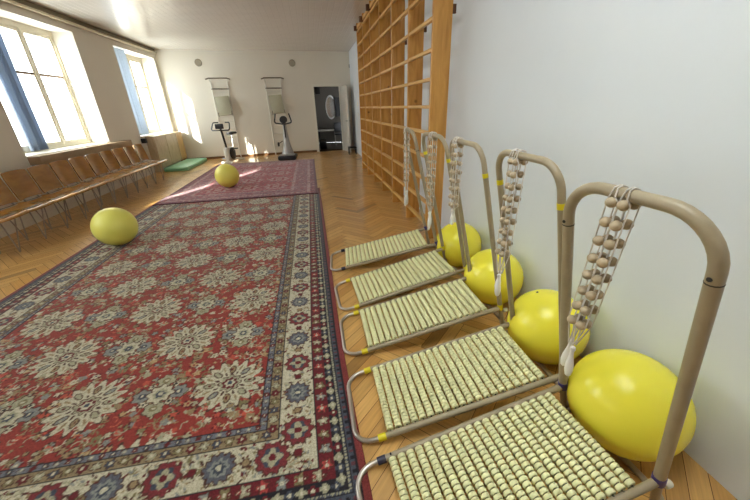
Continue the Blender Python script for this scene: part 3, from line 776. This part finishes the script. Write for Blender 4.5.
t = thing('exercise_bike', 'grey exercise bike with black handlebars at far wall, left machine', 'exercise bike', (-2.40, 10.76, 0), -.25)
MB().box((-.16, -.42, .01), (.16, -.36, .06), bev=.01).box((-.2, .34, .01), (.2, .40, .06), bev=.01).box((-.03, -.4, .03), (.03, .38, .08), bev=.01).build('base_frame', M['whitemet'], t)
MB().box((-.07, -.36, .06), (.07, .1, .44), bev=.05).build('flywheel_housing', M['whitemet'], t)
MB().lathe([(.13, 0), (.17, .01), (.17, .03), (.13, .04)], (.07, -.12, .26), (1, 0, 0), 20).build('side_cover', M['dkplast'], t)
MB().tube([(0, -.25, .42), (0, -.38, 1.0)], .028, 10).build('steering_post', M['dkplast'], t)
MB().box((-.11, -.46, .96), (.11, -.38, 1.09), bev=.015).build('console', M['dkplast'], t)
MB().tube(fillet([(-.10, -.24, 1.12), (-.24, -.28, 1.12), (-.27, -.40, .92), (0, -.40, .92), (.27, -.40, .92), (.24, -.28, 1.12), (.10, -.24, 1.12)], .05, 4), .017, 8).build('handlebar', M['dkplast'], t)
MB().tube([(0, .1, .1), (0, .22, .78)], .025, 10).build('seat_post', M['silver'], t)
MB().box((-.11, .08, .77), (.11, .36, .84), bev=.03).build('saddle', M['dkplast'], t)
for s in (-1, 1):
    MB().tube([(.09 * s, -.12, .26), (.11 * s, -.12 + .1 * s, .26 + .12 * s)], .012, 8).build('crank', M['silver'], t)
    MB().box((.11 * s - .05 + .05 * s, -.17 + .1 * s, .24 + .13 * s), (.11 * s + .05 + .05 * s, -.07 + .1 * s, .27 + .13 * s), bev=.006).build('pedal', M['dkplast'], t)
t = thing('vibration_trainer', 'silver column exercise machine with raised black handles, right machine at far wall', 'exercise machine', (-.765, 10.68, 0), -.05)
MB().box((-.27, -.34, .0), (.27, .3, .13), bev=.05).build('platform', M['dkplast'], t)
MB().box((-.22, -.30, .13), (.22, -.02, .155), bev=.01).build('tread', M['silver'], t)
prof = [(.19, .12), (.14, .3), (.09, .5), (.062, .8), (.055, 1.05)]
mb = MB().lathe(prof, (0, .12, 0), (0, -.02, 1), 18); mb.build('column', M['silver'], t)
MB().box((-.02, .03, .5), (.02, .05, 1.0)).build('column_strip', M['dkplast'], t, False)
MB().lathe([(.02, -.02), (.10, -.015), (.115, 0), (.10, .02), (.02, .03)], (0, .02, 1.13), (0, -1, .45), 18).build('display', M['dkplast'], t)
MB().tube(fillet([(-.19, -.14, 1.30), (-.25, -.12, 1.05), (0, .05, 1.0), (.25, -.12, 1.05), (.19, -.14, 1.30)], .06, 5), .019, 8).build('handlebar', M['dkplast'], t)
MB().tube([(-.24, -.02, .45), (-.12, .12, .52)], .012, 8).build('rope_arm', M['dkplast'], t)
MB().lathe([(.02, 0), (.06, .01), (.06, .05), (.02, .06)], (-.26, -.02, .44), (1, 0, 0), 12).build('strap_reel', M['dkplast'], t)

# round wall vents, socket
M['vent'] = new_mat('grey_vent', rgb(168, 158, 138), .6)
for x, lab in ((-3.03, 'round grey vent high on the far wall near the window corner'), (-.36, 'round grey vent high on the far wall toward the doorway')):
    t = thing('round_vent', lab, 'vent', (x, yfar(x), 2.73), .117, 'round vents on the far wall')
    MB().lathe([(.10, 0), (.10, .012), (.085, .02), (.08, .012)], (0, 0, 0), (0, -1, 0), 24).build('rim', M['vent'], t)
    for k in range(-3, 4):
        hw = math.sqrt(.08 ** 2 - (k * .02) ** 2); MB().box((-hw, -.016, k * .02 - .004), (hw, -.011, k * .02 + .004)).build('louvre', M['vent'], t, False)
for z, lab in ((1.49, 'upper pale switch plate beyond the wall bars'), (1.2, 'lower pale switch plate beyond the wall bars')):
    t = thing('switch_plate', lab, 'light switch', (XR, 10.6, z))
    MB().box((-.012, -.05, -.05), (0, .05, .05), bev=.004).build('plate', M['cream'], t)
    MB().box((-.017, -.025, -.03), (-.011, .025, .03), bev=.002).build('rocker', M['pin'], t)

# ------------------------------------------------------------------ door leaf and the office beyond
M['doorw'] = new_mat('white_door_paint', rgb(206, 200, 190), .4)
d = thing('door_1', '', 'door', (DX1 + .03, yfar(DX1) - .03, 0), math.radians(-79))
del d['category']; d['kind'] = 'structure'; d['label'] = 'white door standing open against the right wall'
MB().box((0, -.02, .008), (.80, .02, DZ - .01), bev=.004).build('leaf', M['doorw'], d)
for y in (-.021, .021):
    for z0, z1 in ((.15, .95), (1.1, 1.9)): MB().box((.12, y - .006, z0), (.68, y + .006, z1), bev=.005).build('door_panel', M['doorw'], d)
for y in (-1, 1):
    MB().tube([(.74, y * .02, 1.0), (.74, y * .06, 1.0), (.63, y * .06, 1.0)], .009, 8).build('door_handle', M['dkplast'], d)
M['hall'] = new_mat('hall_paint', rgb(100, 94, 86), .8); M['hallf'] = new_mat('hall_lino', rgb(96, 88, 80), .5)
HX0, HX1, HY = -.5, 2.2, 15.2
hall = MB().box((HX0 - .1, 11.9, 0), (HX0, HY, 2.6)).box((HX1, 12.4, 0), (HX1 + .1, HY, 2.6)).box((HX0 - .1, HY, 0), (HX1 + .1, HY + .1, 2.6)).box((HX0 - .1, 11.9, 2.6), (HX1 + .1, HY + .1, 2.7))
# hall walls start behind the far wall's back face
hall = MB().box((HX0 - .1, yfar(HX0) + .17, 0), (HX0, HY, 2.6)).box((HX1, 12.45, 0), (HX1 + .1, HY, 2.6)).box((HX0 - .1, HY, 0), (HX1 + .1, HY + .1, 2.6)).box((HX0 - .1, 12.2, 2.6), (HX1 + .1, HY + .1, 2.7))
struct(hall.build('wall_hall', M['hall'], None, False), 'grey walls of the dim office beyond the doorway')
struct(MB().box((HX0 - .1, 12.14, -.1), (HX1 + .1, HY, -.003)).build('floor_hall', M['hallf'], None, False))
t = thing('oval_mirror', 'bright oval mirror on the grey wall seen through the doorway', 'mirror', (.94, HY, 1.42))
mm = new_mat('mirror_silver', rgb(225, 228, 230), .15, metal=1.0)
MB().lathe([(.27, 0), (.27, .02), (.23, .03), (.23, .02)], (0, 0, 0), (0, -1, 0), 32).build('frame', new_mat('pale_mirror_frame', rgb(214, 212, 206), .4), t)
MB().lathe([(.235, .015), (.235, .022)], (0, 0, 0), (0, -1, 0), 32).build('mirror_glass', mm, t)
t.scale = (.8, 1, 1.75)
t = thing('wall_screen', 'black flat screen on the right of the room beyond the doorway', 'screen', (1.28, HY - .15, 1.05))
MB().box((-.16, -.03, 0), (.32, .03, .75), bev=.008).build('bezel', M['dkplast'], t)
MB().box((-.145, -.034, .015), (.305, -.029, .735)).build('panel', M['blackrub'], t, False)
MB().box((.05, .03, .3), (.12, .15, .45)).build('wall_mount', M['dkplast'], t, False)
t = thing('side_table', 'pale topped table in the room beyond the doorway', 'table', (.85, HY - .5, 0))
MB().box((-.55, -.3, .52), (.5, .3, .56), bev=.01).build('tabletop', new_mat('pale_top', rgb(196, 190, 180), .4), t)
for x in (-.5, .45):
    for y in (-.26, .26): MB().box((x - .02, y - .02, 0), (x + .02, y + .02, .52)).build('leg', M['dkplast'], t, False)
t = thing('office_chair', 'dark chair in front of the pale table beyond the doorway', 'chair', (1.15, HY - 1.15, 0))
MB().box((-.21, -.2, .40), (.21, .2, .45), bev=.02).build('seat', M['dkplast'], t)
MB().box((-.2, .17, .5), (.2, .2, .85), bev=.02).build('backrest', M['dkplast'], t)
for x in (-.19, .19):
    for y in (-.17, .19): MB().tube([(x, y, 0.0), (x, y, .5 if y > 0 else .41)], .012, 6).build('leg', M['leg'], t)
tag(MB().box((DX0 + .04, 12.35, 1.84), (DX0 + .2, 12.55, 2.05), bev=.01).build('loudspeaker', M['dkplast'], None), 'black loudspeaker up in the top left of the doorway', 'loudspeaker')
SPK = MB().box((-.55, 12.44, 1.92), (DX0 + .06, 12.47, 1.95)).build('speaker_arm', M['dkplast'], bpy.data.objects['loudspeaker.001'] if 'loudspeaker.001' in bpy.data.objects else None, False)
tag(MB().box((DX0 + .05, 12.9, 0), (DX0 + .3, 13.2, .34), bev=.015).build('waste_bin', M['dkplast'], None), 'dark bin on the floor left inside the doorway', 'bin')
t = thing('step_stool', 'low dark stool on the floor at the far end of the wall bars', 'stool', (1.28, 11.0, 0))
MB().box((-.13, -.15, .2), (.13, .15, .23), bev=.008).build('seat', M['dkplast'], t)
for x in (-.11, .11):
    for y in (-.13, .13): MB().box((x - .012, y - .012, 0), (x + .012, y + .012, .2)).build('leg', M['dkplast'], t, False)

# ------------------------------------------------------------------ light: sky through the windows, low sun
w = bpy.data.worlds.new('sky'); SC.world = w; w.use_nodes = True
bg = w.node_tree.nodes['Background']; bg.inputs['Color'].default_value = (.92, .96, 1.0, 1); bg.inputs['Strength'].default_value = 3.05
sun = bpy.data.lights.new('sun', 'SUN'); so = bpy.data.objects.new('sun', sun); COL.objects.link(so)
sun.energy = 7.0; sun.angle = math.radians(.8); sun.color = (1, .95, .86)
dirv = Vector((.447, .894, -.39)).normalized()
so.rotation_euler = dirv.to_track_quat('-Z', 'Y').to_euler(); so.location = (-8, -6, 8)
for a, b in WINS:      # portals guide sky sampling through each window
    al = bpy.data.lights.new('window_portal', 'AREA'); al.shape = 'RECTANGLE'; al.size = ZT - ZS; al.size_y = b - a; al.cycles.is_portal = True
    ao = bpy.data.objects.new('window_portal', al); COL.objects.link(ao); ao.location = (XL - .52, (a + b) / 2, (ZS + ZT) / 2); ao.rotation_euler = (0, -PI / 2, 0)

# the photographer's flash, bounced off the ceiling
fl = bpy.data.lights.new('camera_flash', 'SPOT'); fl.energy = 630; fl.spot_size = math.radians(62); fl.spot_blend = .9; fl.shadow_soft_size = .04; fl.color = (.82, .92, 1)
fo = bpy.data.objects.new('camera_flash', fl); COL.objects.link(fo); fo.location = (-.05, -.12, 1.62)
fo.rotation_euler = (Vector((.1, .8, 3.06)) - fo.location).to_track_quat('-Z', 'Y').to_euler()

# ------------------------------------------------------------------ camera
cam = bpy.data.cameras.new('camera'); cam.lens = 15.576; cam.sensor_width = 36; cam.clip_start = .02
co = bpy.data.objects.new('camera', cam); COL.objects.link(co)
yaw, pitch, roll = math.radians(9.934), math.radians(23.967), math.radians(-1.816)
f = Vector((math.sin(yaw) * math.cos(pitch), math.cos(yaw) * math.cos(pitch), -math.sin(pitch)))
r = Vector((math.cos(yaw), -math.sin(yaw), 0)); u = r.cross(f)
r2 = r * math.cos(roll) + u * math.sin(roll); u2 = -r * math.sin(roll) + u * math.cos(roll)
co.matrix_world = Matrix(((r2.x, u2.x, -f.x, 0), (r2.y, u2.y, -f.y, 0), (r2.z, u2.z, -f.z, 1.43), (0, 0, 0, 1)))
SC.camera = co
vs_ = SC.view_settings; vs_.view_transform = 'Standard'; vs_.look = 'None'; vs_.gamma = 1; vs_.use_curve_mapping = False; vs_.exposure = 1.75
SC.cycles.max_bounces = 10; SC.cycles.diffuse_bounces = 6; SC.cycles.transparent_max_bounces = 12; SC.cycles.sample_clamp_indirect = 6
